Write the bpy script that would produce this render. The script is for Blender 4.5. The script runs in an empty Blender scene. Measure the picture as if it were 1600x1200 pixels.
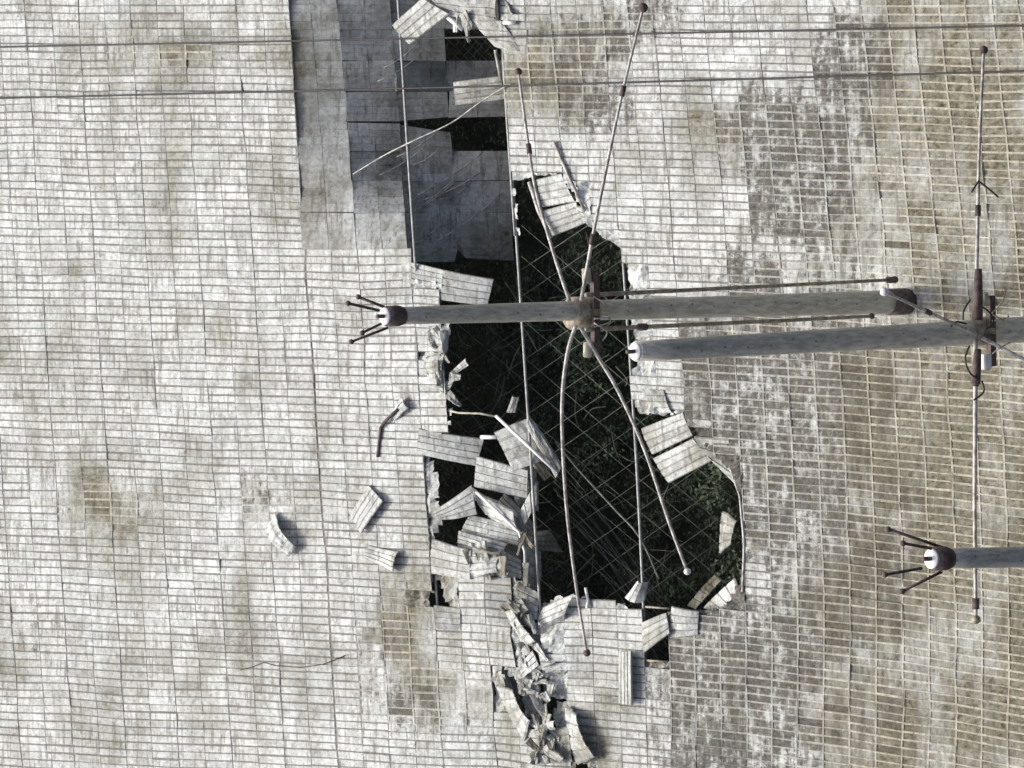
import bpy, math, random
from mathutils import Vector, Matrix, noise

random.seed(7)
scene = bpy.context.scene
COL = scene.collection
R = math.radians

# ------------------------------------------------------------------ camera
ELEV = R(35.0)            # camera looks down by this much
SLOPE = R(20.0)           # slope of the dish towards the camera
DIST = 120.0
PXM = 49.0                # photo pixels per metre at the centre of the frame
f = Vector((0, math.cos(ELEV), -math.sin(ELEV)))
u = Vector((0, math.sin(ELEV), math.cos(ELEV)))
ROLL = R(-1.0)
right = -u
up = Vector((1, 0, 0))
r2 = right * math.cos(ROLL) + up * math.sin(ROLL)
u2 = up * math.cos(ROLL) - right * math.sin(ROLL)
right, up = r2, u2
CAM = -f * DIST
cam = bpy.data.cameras.new('camera')
cam_o = bpy.data.objects.new('camera', cam)
COL.objects.link(cam_o)
m = Matrix((right, up, -f)).transposed().to_4x4()
m.translation = CAM
cam_o.matrix_world = m
cam.sensor_width = 36.0
cam.lens = 36.0 * DIST / (1600.0 / PXM)
cam.clip_start = 1.0
cam.clip_end = 2000.0
scene.camera = cam_o

# ------------------------------------------------------------------ sky and sun
SUN_EL = R(60.0)
SUN_AZ = R(-7.0)           # measured from +Y towards +X
w = bpy.data.worlds.new('World')
scene.world = w
w.use_nodes = True
nt = w.node_tree
bg = nt.nodes['Background']
sky = nt.nodes.new('ShaderNodeTexSky')
sky.sky_type = 'NISHITA'
sky.sun_disc = False
sky.sun_elevation = SUN_EL
sky.sun_rotation = SUN_AZ
sky.dust_density = 6.0
sky.air_density = 0.4
sky.ozone_density = 0.3
nt.links.new(sky.outputs[0], bg.inputs[0])
bg.inputs[1].default_value = 0.15
sl = bpy.data.lights.new('sun', 'SUN')
sl.energy = 1.5
sl.angle = R(10.0)
sl.color = (0.985, 1.0, 0.96)
so = bpy.data.objects.new('sun', sl)
COL.objects.link(so)
sd = Vector((math.sin(SUN_AZ) * math.cos(SUN_EL), math.cos(SUN_AZ) * math.cos(SUN_EL), math.sin(SUN_EL)))
so.rotation_euler = sd.to_track_quat('Z', 'Y').to_euler()
so.location = (0, 40, 60)
scene.view_settings.view_transform = 'Standard'
scene.view_settings.look = 'None'
scene.view_settings.gamma = 1.0
scene.view_settings.exposure = 0.60

# ------------------------------------------------------------------ geometry helpers
V_AX = Vector((0, math.cos(SLOPE), math.sin(SLOPE)))      # up the slope of the dish
N_AX = Vector((0, -math.sin(SLOPE), math.cos(SLOPE)))     # out of the dish
X_AX = Vector((1, 0, 0))
FPX = DIST * PXM


def ray(px, py):
    return (f * FPX + right * (px - 800.0) + up * (600.0 - py)).normalized()


def P(px, py, n=0.0):
    """pixel direction met with the dish surface (or a sheet n metres above it)"""
    d = ray(px, py)
    t = (n - CAM.dot(N_AX)) / d.dot(N_AX)
    return CAM + d * t


def Q(px, py, y):
    """pixel direction met with the upright plane at depth y"""
    d = ray(px, py)
    return CAM + d * ((y - CAM.y) / d.y)


def sstep(a, b, x):
    t = min(1.0, max(0.0, (x - a) / (b - a)))
    return t * t * (3 - 2 * t)


def new_obj(name, mesh, parent=None, label=None, cat=None, group=None, kind=None):
    o = bpy.data.objects.new(name, mesh)
    COL.objects.link(o)
    if parent is not None:
        o.parent = parent
        o.matrix_parent_inverse = Matrix.Translation(-parent_loc(parent))
    if label: o['label'] = label
    if cat: o['category'] = cat
    if group: o['group'] = group
    if kind: o['kind'] = kind
    return o


def parent_loc(p):
    # objects are only ever translated, so a parent's world position is the sum up the chain
    l = p.location.copy()
    if p.parent is not None:
        pass
    return l


def mesh_obj(name, verts, faces, mats, mi=None, attrs=None, parent=None, smooth=False, **kw):
    c = Vector((0, 0, 0))
    for v in verts: c += v
    c /= len(verts)
    me = bpy.data.meshes.new(name)
    me.from_pydata([tuple(v - c) for v in verts], [], faces)
    for mt in (mats if isinstance(mats, (list, tuple)) else [mats]):
        me.materials.append(mt)
    if mi: me.polygons.foreach_set('material_index', mi)
    if smooth: me.polygons.foreach_set('use_smooth', [True] * len(faces))
    if attrs:
        for k, vals in attrs.items():
            a = me.attributes.new(k, 'FLOAT', 'FACE')
            a.data.foreach_set('value', vals)
    me.update()
    o = new_obj(name, me, parent, **kw)
    o.location = c
    return o


def tube_geo(pts, rad, sides=8, cap=True):
    pts = [Vector(p) for p in pts]
    n = len(pts)
    rads = rad if isinstance(rad, (list, tuple)) else [rad] * n
    V, F = [], []
    t0 = (pts[1] - pts[0]).normalized()
    a = t0.orthogonal().normalized()
    for i in range(n):
        t = (pts[min(i + 1, n - 1)] - pts[max(i - 1, 0)]).normalized()
        a = (a - t * a.dot(t)).normalized()
        b = t.cross(a)
        for k in range(sides):
            an = 2 * math.pi * k / sides
            V.append(pts[i] + (a * math.cos(an) + b * math.sin(an)) * rads[i])
    for i in range(n - 1):
        for k in range(sides):
            k2 = (k + 1) % sides
            F.append((i * sides + k, i * sides + k2, (i + 1) * sides + k2, (i + 1) * sides + k))
    if cap:
        F.append(tuple(range(sides))[::-1])
        F.append(tuple((n - 1) * sides + k for k in range(sides)))
    return V, F


def tube(name, pts, rad, mat, parent=None, sides=8, smooth=True, **kw):
    V, F = tube_geo(pts, rad, sides)
    return mesh_obj(name, V, F, mat, parent=parent, smooth=smooth, **kw)


def ball(name, c, r, mat, parent=None, **kw):
    V, F = [], []
    rings, seg = 7, 10
    V.append(c + Vector((0, 0, r)))
    for i in range(1, rings):
        th = math.pi * i / rings
        for k in range(seg):
            ph = 2 * math.pi * k / seg
            V.append(c + Vector((math.sin(th) * math.cos(ph), math.sin(th) * math.sin(ph), math.cos(th))) * r)
    V.append(c - Vector((0, 0, r)))
    for k in range(seg):
        F.append((0, 1 + k, 1 + (k + 1) % seg))
        F.append((len(V) - 1, 1 + (rings - 2) * seg + (k + 1) % seg, 1 + (rings - 2) * seg + k))
    for i in range(rings - 2):
        for k in range(seg):
            a = 1 + i * seg + k; b = 1 + i * seg + (k + 1) % seg
            F.append((a, a + seg, b + seg, b))
    return mesh_obj(name, V, F, mat, parent=parent, smooth=True, **kw)


def box_geo(c, ax, ay, az):
    V = [c + ax * sx + ay * sy + az * sz for sz in (-1, 1) for sy in (-1, 1) for sx in (-1, 1)]
    F = [(0, 2, 3, 1), (4, 5, 7, 6), (0, 1, 5, 4), (2, 6, 7, 3), (0, 4, 6, 2), (1, 3, 7, 5)]
    return V, F


def smooth_path(pts, sub=6):
    """Catmull-Rom through points"""
    pts = [Vector(p) for p in pts]
    out = []
    for i in range(len(pts) - 1):
        p0 = pts[max(i - 1, 0)]; p1 = pts[i]; p2 = pts[i + 1]; p3 = pts[min(i + 2, len(pts) - 1)]
        for k in range(sub):
            t = k / sub
            out.append(0.5 * ((2 * p1) + (p2 - p0) * t + (2 * p0 - 5 * p1 + 4 * p2 - p3) * t * t + (-p0 + 3 * p1 - 3 * p2 + p3) * t ** 3))
    out.append(pts[-1])
    return out


# ------------------------------------------------------------------ materials
def nodes_of(name):
    mt = bpy.data.materials.new(name)
    mt.use_nodes = True
    t = mt.node_tree
    return mt, t, t.nodes['Principled BSDF']


def N(t, typ, **kw):
    n = t.nodes.new(typ)
    for k, v in kw.items(): setattr(n, k, v)
    return n


def mth(t, op, a, b=None, c=None, clamp=False):
    n = t.nodes.new('ShaderNodeMath'); n.operation = op; n.use_clamp = clamp
    for i, x in enumerate((a, b, c)):
        if x is None: continue
        if isinstance(x, (int, float)): n.inputs[i].default_value = x
        else: t.links.new(x, n.inputs[i])
    return n.outputs[0]


def mixc(t, fac, a, b):
    n = t.nodes.new('ShaderNodeMix'); n.data_type = 'RGBA'
    for s, x in ((0, fac), (6, a), (7, b)):
        if isinstance(x, (int, float)): n.inputs[s].default_value = x
        elif isinstance(x, tuple): n.inputs[s].default_value = (*x, 1)
        else: t.links.new(x, n.inputs[s])
    return n.outputs[2]


def ramp(t, fac, lo, hi):
    n = t.nodes.new('ShaderNodeMapRange'); n.interpolation_type = 'SMOOTHSTEP'
    t.links.new(fac, n.inputs[0])
    for i, x in ((1, lo), (2, hi)):
        if isinstance(x, (int, float)): n.inputs[i].default_value = x
        else: t.links.new(x, n.inputs[i])
    return n.outputs[0]


def tex_noise(t, scale3, scale=1.0, detail=3.0, rough=0.6, off=0.0):
    g = t.nodes.new('ShaderNodeNewGeometry')
    mp = t.nodes.new('ShaderNodeMapping')
    mp.inputs['Scale'].default_value = scale3
    mp.inputs['Location'].default_value = (off, off * 1.7, off * 0.6)
    t.links.new(g.outputs['Position'], mp.inputs[0])
    n = t.nodes.new('ShaderNodeTexNoise')
    n.inputs['Scale'].default_value = scale
    n.inputs['Detail'].default_value = detail
    n.inputs['Roughness'].default_value = rough
    t.links.new(mp.outputs[0], n.inputs['Vector'])
    return n.outputs[0]


def attr(t, name):
    a = t.nodes.new('ShaderNodeAttribute'); a.attribute_name = name
    return a.outputs['Fac']


def stretch(t, x, lo=0.32, hi=0.68):
    n = t.nodes.new('ShaderNodeMapRange')
    t.links.new(x, n.inputs[0])
    n.inputs[1].default_value = lo; n.inputs[2].default_value = hi
    return n.outputs[0]


def make_panel_mat(rib):
    mt, t, b = nodes_of('aluminium_rib' if rib else 'aluminium_panel')
    rnd, tan, dirt, pale = attr(t, 'rnd'), attr(t, 'tan'), attr(t, 'dirt'), attr(t, 'pale')
    fine = stretch(t, tex_noise(t, (10, 6, 6), 1.0, 4, 0.75))
    mid = stretch(t, tex_noise(t, (1.3, 2.4, 2.4), 1.0, 5, 0.65, 11))
    big = stretch(t, tex_noise(t, (0.28, 0.45, 0.45), 1.0, 4, 0.6, 31))
    streak = stretch(t, tex_noise(t, (0.8, 6.5, 6.5), 1.0, 4, 0.65, 5))
    blot = stretch(t, tex_noise(t, (6.5, 4.2, 4.2), 1.0, 5, 0.7, 23))
    if not rib:
        clean = mixc(t, mid, (0.47, 0.49, 0.46), (0.775, 0.815, 0.795))
        stain = stretch(t, tex_noise(t, (2.6, 3.6, 3.6), 1.0, 5, 0.7, 47))
        clean = mixc(t, mth(t, 'MULTIPLY', ramp(t, stain, 0.55, 1.0), 0.65), clean, (0.285, 0.28, 0.235))
        tanc = mixc(t, blot, (0.062, 0.057, 0.040), (0.36, 0.344, 0.255))
    else:
        clean = mixc(t, pale, (0.27, 0.262, 0.235), (0.66, 0.67, 0.62))
        tanc = mixc(t, pale, (0.16, 0.15, 0.112), (0.53, 0.50, 0.39))
    # weathering film
    tf = mth(t, 'ADD', tan, mth(t, 'MULTIPLY', mth(t, 'SUBTRACT', mid, 0.5), 0.45))
    tf = mth(t, 'ADD', tf, mth(t, 'MULTIPLY', mth(t, 'SUBTRACT', big, 0.5), 1.15))
    tf = mth(t, 'ADD', tf, mth(t, 'MULTIPLY', mth(t, 'SUBTRACT', 0.5, rnd), 0.16), clamp=True)
    c = mixc(t, tf, clean, tanc)
    # grey-violet grime in blotches; more of it where dirt is high
    patch = stretch(t, tex_noise(t, (0.95, 3.4, 3.4), 1.0, 5, 0.65, 61), 0.34, 0.66)
    g = mth(t, 'ADD', mth(t, 'MULTIPLY', blot, 0.38), mth(t, 'MULTIPLY', fine, 0.17))
    g = mth(t, 'ADD', g, mth(t, 'MULTIPLY', patch, 0.45))
    lo = mth(t, 'SUBTRACT', 0.86, mth(t, 'MULTIPLY', dirt, 0.95))
    gf = ramp(t, g, lo, mth(t, 'ADD', lo, 0.40))
    gf = mth(t, 'MULTIPLY', gf, 0.42 if rib else 0.92)
    grime = mixc(t, tan, (0.05, 0.045, 0.041), (0.095, 0.088, 0.062))
    grime = mixc(t, mth(t, 'MULTIPLY', fine, 0.55), grime, (0.19, 0.175, 0.145))
    c = mixc(t, gf, c, grime)
    # run-off streaks and per-strip tone
    sf = mth(t, 'MULTIPLY', ramp(t, streak, 0.54, 0.95), 0.62)
    c = mixc(t, sf, c, (0.20, 0.192, 0.16))
    val = mth(t, 'ADD', 0.82, mth(t, 'MULTIPLY', rnd, 0.18))
    val = mth(t, 'MULTIPLY', val, mth(t, 'ADD', 0.74, mth(t, 'MULTIPLY', fine, 0.50)))
    hsv = N(t, 'ShaderNodeHueSaturation')
    t.links.new(c, hsv.inputs['Color']); t.links.new(val, hsv.inputs['Value'])
    t.links.new(hsv.outputs[0], b.inputs['Base Color'])
    b.inputs['Roughness'].default_value = 0.85
    b.inputs['Specular IOR Level'].default_value = 0.10
    bump = N(t, 'ShaderNodeBump')
    bump.inputs['Strength'].default_value = 0.5
    bump.inputs['Distance'].default_value = 0.03
    t.links.new(mth(t, 'ADD', mid, mth(t, 'MULTIPLY', blot, 0.8)), bump.inputs['Height'])
    t.links.new(bump.outputs[0], b.inputs['Normal'])
    return mt


MAT_STRIP = make_panel_mat(False)
MAT_RIB = make_panel_mat(True)
MAT_MESH = make_panel_mat(False)          # perforated sheet seen square on: a quarter of it is holes
MAT_MESH.name = 'perforated_panel'
_t = MAT_MESH.node_tree
_o = next(n for n in _t.nodes if n.type == 'OUTPUT_MATERIAL')
_b = next(n for n in _t.nodes if n.type == 'BSDF_PRINCIPLED')
_m = _t.nodes.new('ShaderNodeMixShader'); _tr = _t.nodes.new('ShaderNodeBsdfTransparent')
_m.inputs[0].default_value = 0.22
for _n in _t.nodes:
    if _n.type == 'BUMP': _n.inputs['Strength'].default_value = 0.12
_t.links.new(_b.outputs[0], _m.inputs[1]); _t.links.new(_tr.outputs[0], _m.inputs[2]); _t.links.new(_m.outputs[0], _o.inputs['Surface'])


def simple(name, c1, c2, scale=4.0, rough=0.6, metal=0.0, stretch=(1, 1, 1), bump=0.2):
    mt, t, b = nodes_of(name)
    nz = tex_noise(t, stretch, scale, 5, 0.65, 3)
    c = mixc(t, ramp(t, nz, 0.35, 0.65), c1, c2)
    t.links.new(c, b.inputs['Base Color'])
    b.inputs['Roughness'].default_value = rough
    b.inputs['Metallic'].default_value = metal
    if bump:
        bp = N(t, 'ShaderNodeBump'); bp.inputs['Strength'].default_value = bump; bp.inputs['Distance'].default_value = 0.03
        t.links.new(nz, bp.inputs['Height']); t.links.new(bp.outputs[0], b.inputs['Normal'])
    return mt


MAT_POLE = simple('weathered_pole', (0.43, 0.42, 0.34), (0.68, 0.665, 0.555), 2.2, 0.7, stretch=(4, 4, 1.0))
MAT_CAP = simple('white_cap', (0.74, 0.74, 0.72), (0.85, 0.85, 0.83), 3, 0.5)
MAT_DARK = simple('rusty_dark_steel', (0.055, 0.042, 0.038), (0.14, 0.10, 0.085), 6, 0.75)
MAT_ROD = simple('galvanised_rod', (0.24, 0.22, 0.19), (0.62, 0.61, 0.57), 4, 0.45)
MAT_RODB = simple('bronzed_rod', (0.20, 0.16, 0.11), (0.42, 0.37, 0.28), 5, 0.5)
MAT_INS = simple('yellowed_insulator', (0.42, 0.41, 0.30), (0.60, 0.585, 0.46), 5, 0.6)
MAT_CABLE = simple('steel_cable', (0.26, 0.27, 0.26), (0.46, 0.47, 0.45), 6, 0.55)
MAT_CABLE_D = simple('dark_cable', (0.02, 0.018, 0.016), (0.05, 0.045, 0.04), 5, 0.6)
MAT_WIRE = simple('dull_wire', (0.08, 0.085, 0.07), (0.20, 0.21, 0.18), 3, 0.6)
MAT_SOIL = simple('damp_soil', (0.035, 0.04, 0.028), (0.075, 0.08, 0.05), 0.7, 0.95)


def leaf_mat(name, a, c2):
    mt, t, b = nodes_of(name)
    r = attr(t, 'rnd')
    t.links.new(mixc(t, r, a, c2), b.inputs['Base Color'])
    b.inputs['Roughness'].default_value = 0.6
    return mt


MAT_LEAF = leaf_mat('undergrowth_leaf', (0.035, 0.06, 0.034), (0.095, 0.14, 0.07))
MAT_TWIG = simple('dry_stem', (0.15, 0.16, 0.10), (0.30, 0.30, 0.20), 3, 0.8)

# ------------------------------------------------------------------ terrain under the dish
gx = [-60 + 120 * i / 40 for i in range(41)]
gv = [-60 + 120 * i / 40 for i in range(41)]
V, F = [], []
for j, v in enumerate(gv):
    for i, x in enumerate(gx):
        h = -6.2 + 0.7 * noise.noise(Vector((x * 0.12, v * 0.12, 3.1)))
        V.append(X_AX * x + V_AX * v + N_AX * h)
for j in range(40):
    for i in range(40):
        a = j * 41 + i
        F.append((a, a + 1, a + 42, a + 41))
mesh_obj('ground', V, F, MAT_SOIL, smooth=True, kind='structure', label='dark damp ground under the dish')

# ------------------------------------------------------------------ dish panels: grid
PW = 82.5     # photo pixels per panel column
PH = 49.0     # per panel row


def gpix(k, r):
    """column seam k, row seam r -> photo pixel (seams lean and bow a little)"""
    X = 490.0 + PW * k
    Y0 = -4.0 + PH * r
    x, y = X, Y0
    for _ in range(3):
        dy = y - 600.0
        x = X + 0.065 * dy - 0.045 * sstep(700, 1300, X) * dy * abs(dy) / 600.0 * (1 if dy < 0 else 1) * (0.6 if dy < 0 else 1.0) * (-1 if dy < 0 else 1)
        yy = max(-200.0, Y0)
        xx = min(x, 1750.0)
        y = Y0 + 0.042 * (yy / 1000.0) * (x - 490) + (yy / 1000.0) * 0.10 * (max(0.0, xx - 700) ** 2) / 1400.0
    y += 2.6 * noise.noise(Vector((x / 75.0, r * 0.30, 2.2))) + 1.2 * noise.noise(Vector((x / 30.0, r * 0.6, 6.2)))
    return x, y


HOLES = [
    [(806, 372), (845, 372), (900, 358), (918, 352), (975, 392), (985, 480), (992, 560), (985, 606), (1000, 648), (1066, 645), (1086, 684), (1112, 705),
     (1135, 728), (1150, 755), (1158, 800), (1160, 860), (1154, 905), (1140, 935), (1118, 952), (1095, 958), (1047, 950), (1042, 1035), (1008, 1035), (1004, 960), (965, 942), (890, 930), (845, 942),
     (812, 905), (735, 880), (682, 850), (683, 740), (662, 700), (705, 668), (700, 600), (690, 560), (703, 512), (685, 480), (680, 425), (715, 405), (800, 400)],
    [(826, 276), (876, 270), (905, 320), (918, 352), (900, 362), (845, 372), (808, 372), (804, 283)],
    [(830, 930), (848, 940), (842, 985), (846, 1030), (860, 1075), (868, 1130), (903, 1165), (922, 1215), (906, 1215), (886, 1170), (848, 1135), (838, 1080), (822, 1035), (816, 985), (806, 945)],
    [(780, 1036), (790, 1040), (808, 1072), (826, 1126), (820, 1140), (798, 1088)],
    [(677, 900), (684, 906), (694, 940), (704, 948), (668, 952)],
]


def inside(px, py, poly):
    c = False
    n = len(poly)
    for i in range(n):
        x1, y1 = poly[i]; x2, y2 = poly[(i + 1) % n]
        if (y1 > py) != (y2 > py) and px < (x2 - x1) * (py - y1) / (y2 - y1) + x1:
            c = not c
    return c


def holed(px, py):
    if not (600 < px < 1240 and 200 < py < 1260): return False
    jx = px + 5 * noise.noise(Vector((px / 11.0, py / 11.0, .5))); jy = py + 5 * noise.noise(Vector((px / 11.0, py / 11.0, 7.5)))
    return any(inside(jx, jy, h) for h in HOLES)


DIRT = [(400, 770, 45, 40, .55), (620, 960, 60, 50, .35), (625, 1090, 50, 50, .45), (300, 85, 80, 22, .3), (150, 780, 80, 50, .35), (560, 1010, 60, 60, .25),
        (1190, 200, 60, 90, .55), (1340, 90, 55, 70, .75), (1250, 330, 80, 70, .55), (930, 170, 90, 70, .5), (1130, 560, 70, 60, .55), (1200, 640, 90, 90, .65),
        (1250, 850, 60, 220, .45), (1090, 1040, 80, 60, .6), (1170, 430, 40, 60, .45), (880, 80, 80, 70, .4), (1180, 960, 60, 120, .55), (1290, 230, 60, 60, .5),
        (1320, 520, 60, 120, .35), (1100, 1160, 90, 60, .5), (700, 1110, 80, 60, .3), (1140, 830, 50, 120, .35), (1160, 740, 60, 60, .45), (60, 1000, 60, 80, .2),
        (1030, 20, 60, 40, .3), (230, 330, 60, 60, .2), (1390, 880, 60, 200, .25), (120, 420, 60, 40, .2), (990, 50, 90, 60, .35)]
WHITE = [(1080, 340, 90, 90), (1120, 100, 90, 60), (930, 1000, 80, 60), (270, 640, 200, 120), (450, 960, 120, 60), (560, 620, 110, 160), (960, 290, 60, 60),
         (1180, 910, 30, 60), (90, 300, 120, 120), (300, 230, 120, 60)]


SMUDGE = [(150, 785, 150, 60, .45), (400, 770, 60, 60, .5), (620, 980, 90, 90, .4), (300, 80, 130, 40, .35), (230, 330, 110, 60, .25), (640, 1085, 90, 70, .45),
          (60, 680, 100, 60, .2), (130, 430, 80, 50, .25), (520, 560, 60, 60, .15), (330, 560, 60, 120, .2), (30, 150, 60, 80, .2), (420, 930, 60, 60, .15), (740, 1100, 90, 70, .3)]


def fields(px, py):
    nz = noise.noise(Vector((px / 170.0, py / 150.0, 1.7)))
    nz2 = noise.noise(Vector((px / 60.0, py / 60.0, 8.7)))
    edge = 1335 + 70 * noise.noise(Vector((py / 160.0, 0.3, 4.4))) - 75 * sstep(250, 700, py)
    tan = 0.10 + 0.40 * nz + 0.88 * sstep(edge - 90, edge + 170, px)
    tan += 0.30 * math.exp(-((px - 870) / 90.0) ** 2 - ((py - 120) / 130.0) ** 2)
    for (x, y, rx, ry, a) in SMUDGE:
        tan += 0.7 * a * math.exp(-((px - x) / rx) ** 2 - ((py - y) / ry) ** 2)
    d = 0.14 + 0.16 * nz2
    for (x, y, rx, ry, a) in DIRT:
        d += a * (1.15 if x > 1000 else 1.0) * math.exp(-((px - x) / rx) ** 2 - ((py - y) / ry) ** 2)
    d += 0.33 * sstep(980, 1120, px) * (0.45 + 0.55 * sstep(380, 560, py)) - 0.14 * sstep(1330, 1500, px)
    wh = 0.0
    for (x, y, rx, ry) in WHITE:
        wh = max(wh, math.exp(-((px - x) / rx) ** 2 - ((py - y) / ry) ** 2))
    tan = tan * (1 - 0.75 * wh) - 0.12 * wh
    d = d * (1 - 0.7 * wh)
    pale = sstep(0.30, 0.55, tan * 0.8 + d * 0.55)
    return max(0, min(1, tan)), max(0, min(.72, d)), pale


DISH = bpy.data.objects.new('reflector_dish', None)
COL.objects.link(DISH)
DISH['label'] = 'huge weathered aluminium reflector dish with a torn hole in its panels'
DISH['category'] = 'radio dish'


def bil(c, s, t):
    return (c[0] * (1 - s) + c[1] * s) * (1 - t) + (c[3] * (1 - s) + c[2] * s) * t


def panel(corners, pixc, parent, keep=None, rng=random, name='panel', amp=1.0, rings=1.0, fld=None, rm=1, mat0=None, ex=0.0):
    """a sheet panel of four strips in two half bays; corners run tl, tr, br, bl"""
    n = (corners[1] - corners[0]).cross(corners[0] - corners[3]).normalized()
    if n.dot(N_AX) < 0: n = -n
    V, F, MI = [], [], []
    A = {'rnd': [], 'tan': [], 'dirt': [], 'pale': []}
    base = rng.random()
    for q in range(2):
        for r in range(4):
            if keep and not keep[q * 4 + r]: continue
            px, py = bil(pixc, (q + .5) / 2, (r + .5) / 4)
            tan, dirt, pale = (fld or fields)(px, py)
            dirt *= rng.uniform(.88, 1.12)
            if rng.random() < 0.015 * sstep(.25, .6, dirt): dirt = .95
            tan = min(1, max(0, tan + rng.gauss(0, .07)))
            pl = 1.0 if pale + rng.gauss(0, .12) > 0.5 else 0.0
            pale = min(1, max(0, pale * rng.uniform(.65, 1.1)))
            rn = min(1, max(0, base * 0.45 + rng.random() * 0.55 + 0.08 * rng.gauss(0, 1)))
            s0, s1, t0, t1 = q / 2, (q + 1) / 2, r / 4, (r + 1) / 4
            if keep and keep[q * 4 + r] == 2:
                # a torn cell: keep only the scraps outside the tear, sagging a little
                na, nb = 7, 3
                for ia in range(na):
                    for ib in range(nb):
                        cx = bil(pixc, s0 + (s1 - s0) * (ia + .5) / na, t0 + (t1 - t0) * (ib + .5) / nb)
                        if holed(cx.x, cx.y): continue
                        k = len(V)
                        for (da, db) in ((0, 0), (1, 0), (1, 1), (0, 1)):
                            sa, ta = s0 + (s1 - s0) * (ia + da) / na, t0 + (t1 - t0) * (ib + db) / nb
                            pw = bil(corners, sa, ta)
                            pw = pw + noise.noise_vector(pw * 9.0) * .07
                            V.append(pw + n * (-.05 + .16 * noise.noise(pw * 2.3)))
                        F.append((k + 3, k + 2, k + 1, k)); MI.append(0)
                        A['rnd'].append(rn); A['tan'].append(tan); A['dirt'].append(min(1, dirt + .15)); A['pale'].append(pale)
                continue
            hs = 0.010 - 0.018 * pl + rng.uniform(-.004, .004)
            hr = -0.006 + 0.016 * pl
            gs0 = rng.uniform(.0005, .006) if q == 1 else rng.uniform(.001, .011)
            gs1 = rng.uniform(.0005, .006) if q == 0 else rng.uniform(.001, .011)
            gt0, gt1 = rng.uniform(.018, .038), rng.uniform(.018, .038)
            if rng.random() < .10: gt0 = .005
            if rng.random() < .10: gt1 = .005
            if q == 0: gs0 += ex
            if pl: gs0, gs1 = gs0 + .012, gs1 + .012
            gs0 *= rings; gs1 *= rings; gt0 *= rings; gt1 *= rings
            k = len(V)
            for (s, t) in ((s0, t0), (s1, t0), (s1, t1), (s0, t1)):
                V.append(bil(corners, s, t) + n * hr)
            ins = ((s0 + gs0, t0 + gt0), (s1 - gs1, t0 + gt0), (s1 - gs1, t1 - gt1), (s0 + gs0, t1 - gt1))
            for (s, t) in ins:
                V.append(bil(corners, s, t) + n * hr)
            for (s, t) in ins:
                ss = s + (0.003 if s < (s0 + s1) / 2 else -0.003)
                V.append(bil(corners, ss, t) + n * (hs + rng.uniform(-.005, .005) * amp))
            fs = []
            for i in range(4):
                j = (i + 1) % 4
                fs.append(((k + i, k + j, k + 4 + j, k + 4 + i), rm))
                fs.append(((k + 4 + i, k + 4 + j, k + 8 + j, k + 8 + i), 1 if pl else 0))
            fs.append(((k + 8, k + 9, k + 10, k + 11), 0))
            for ff, mi_ in fs:
                F.append(ff[::-1]); MI.append(mi_)
                A['rnd'].append(rn); A['tan'].append(tan); A['dirt'].append(dirt); A['pale'].append(pale)
    if not V: return None
    # folded-down rim
    if keep is None:
        k = len(V)
        for c in corners: V.append(c + n * -0.022)
        for c in corners: V.append(c - n * 0.07)
        for i in range(4):
            j = (i + 1) % 4
            F.append((k + i, k + j, k + 4 + j, k + 4 + i)); MI.append(1)
            A['rnd'].append(.4); A['tan'].append(.4); A['dirt'].append(.2); A['pale'].append(.2)
    return mesh_obj(name, V, F, [mat0 or MAT_STRIP, MAT_RIB], MI, A, parent=parent)


K0, K1 = -8, 25
R0, R1 = -7, 32
rngp = random.Random(11)
jit = {}


def jcorner(k, r):
    if (k, r) not in jit:
        x, y = gpix(k, r)
        bk = math.exp(-((x - 835) / 55.0) ** 2) * sstep(890, 960, y)
        bk += 0.35 * math.exp(-((x - 720) / 70.0) ** 2 - ((y - 1010) / 110.0) ** 2)
        jit[(k, r)] = (x + rngp.gauss(0, 0.9 + 4 * bk), y + rngp.gauss(0, 0.7 + 3 * bk), rngp.gauss(0, 0.014 + 0.22 * bk))
    return jit[(k, r)]


def in_sag(k, r):
    return 0 <= k <= 3 and r <= (7 if k <= 1 else 8) and r >= -3


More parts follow.
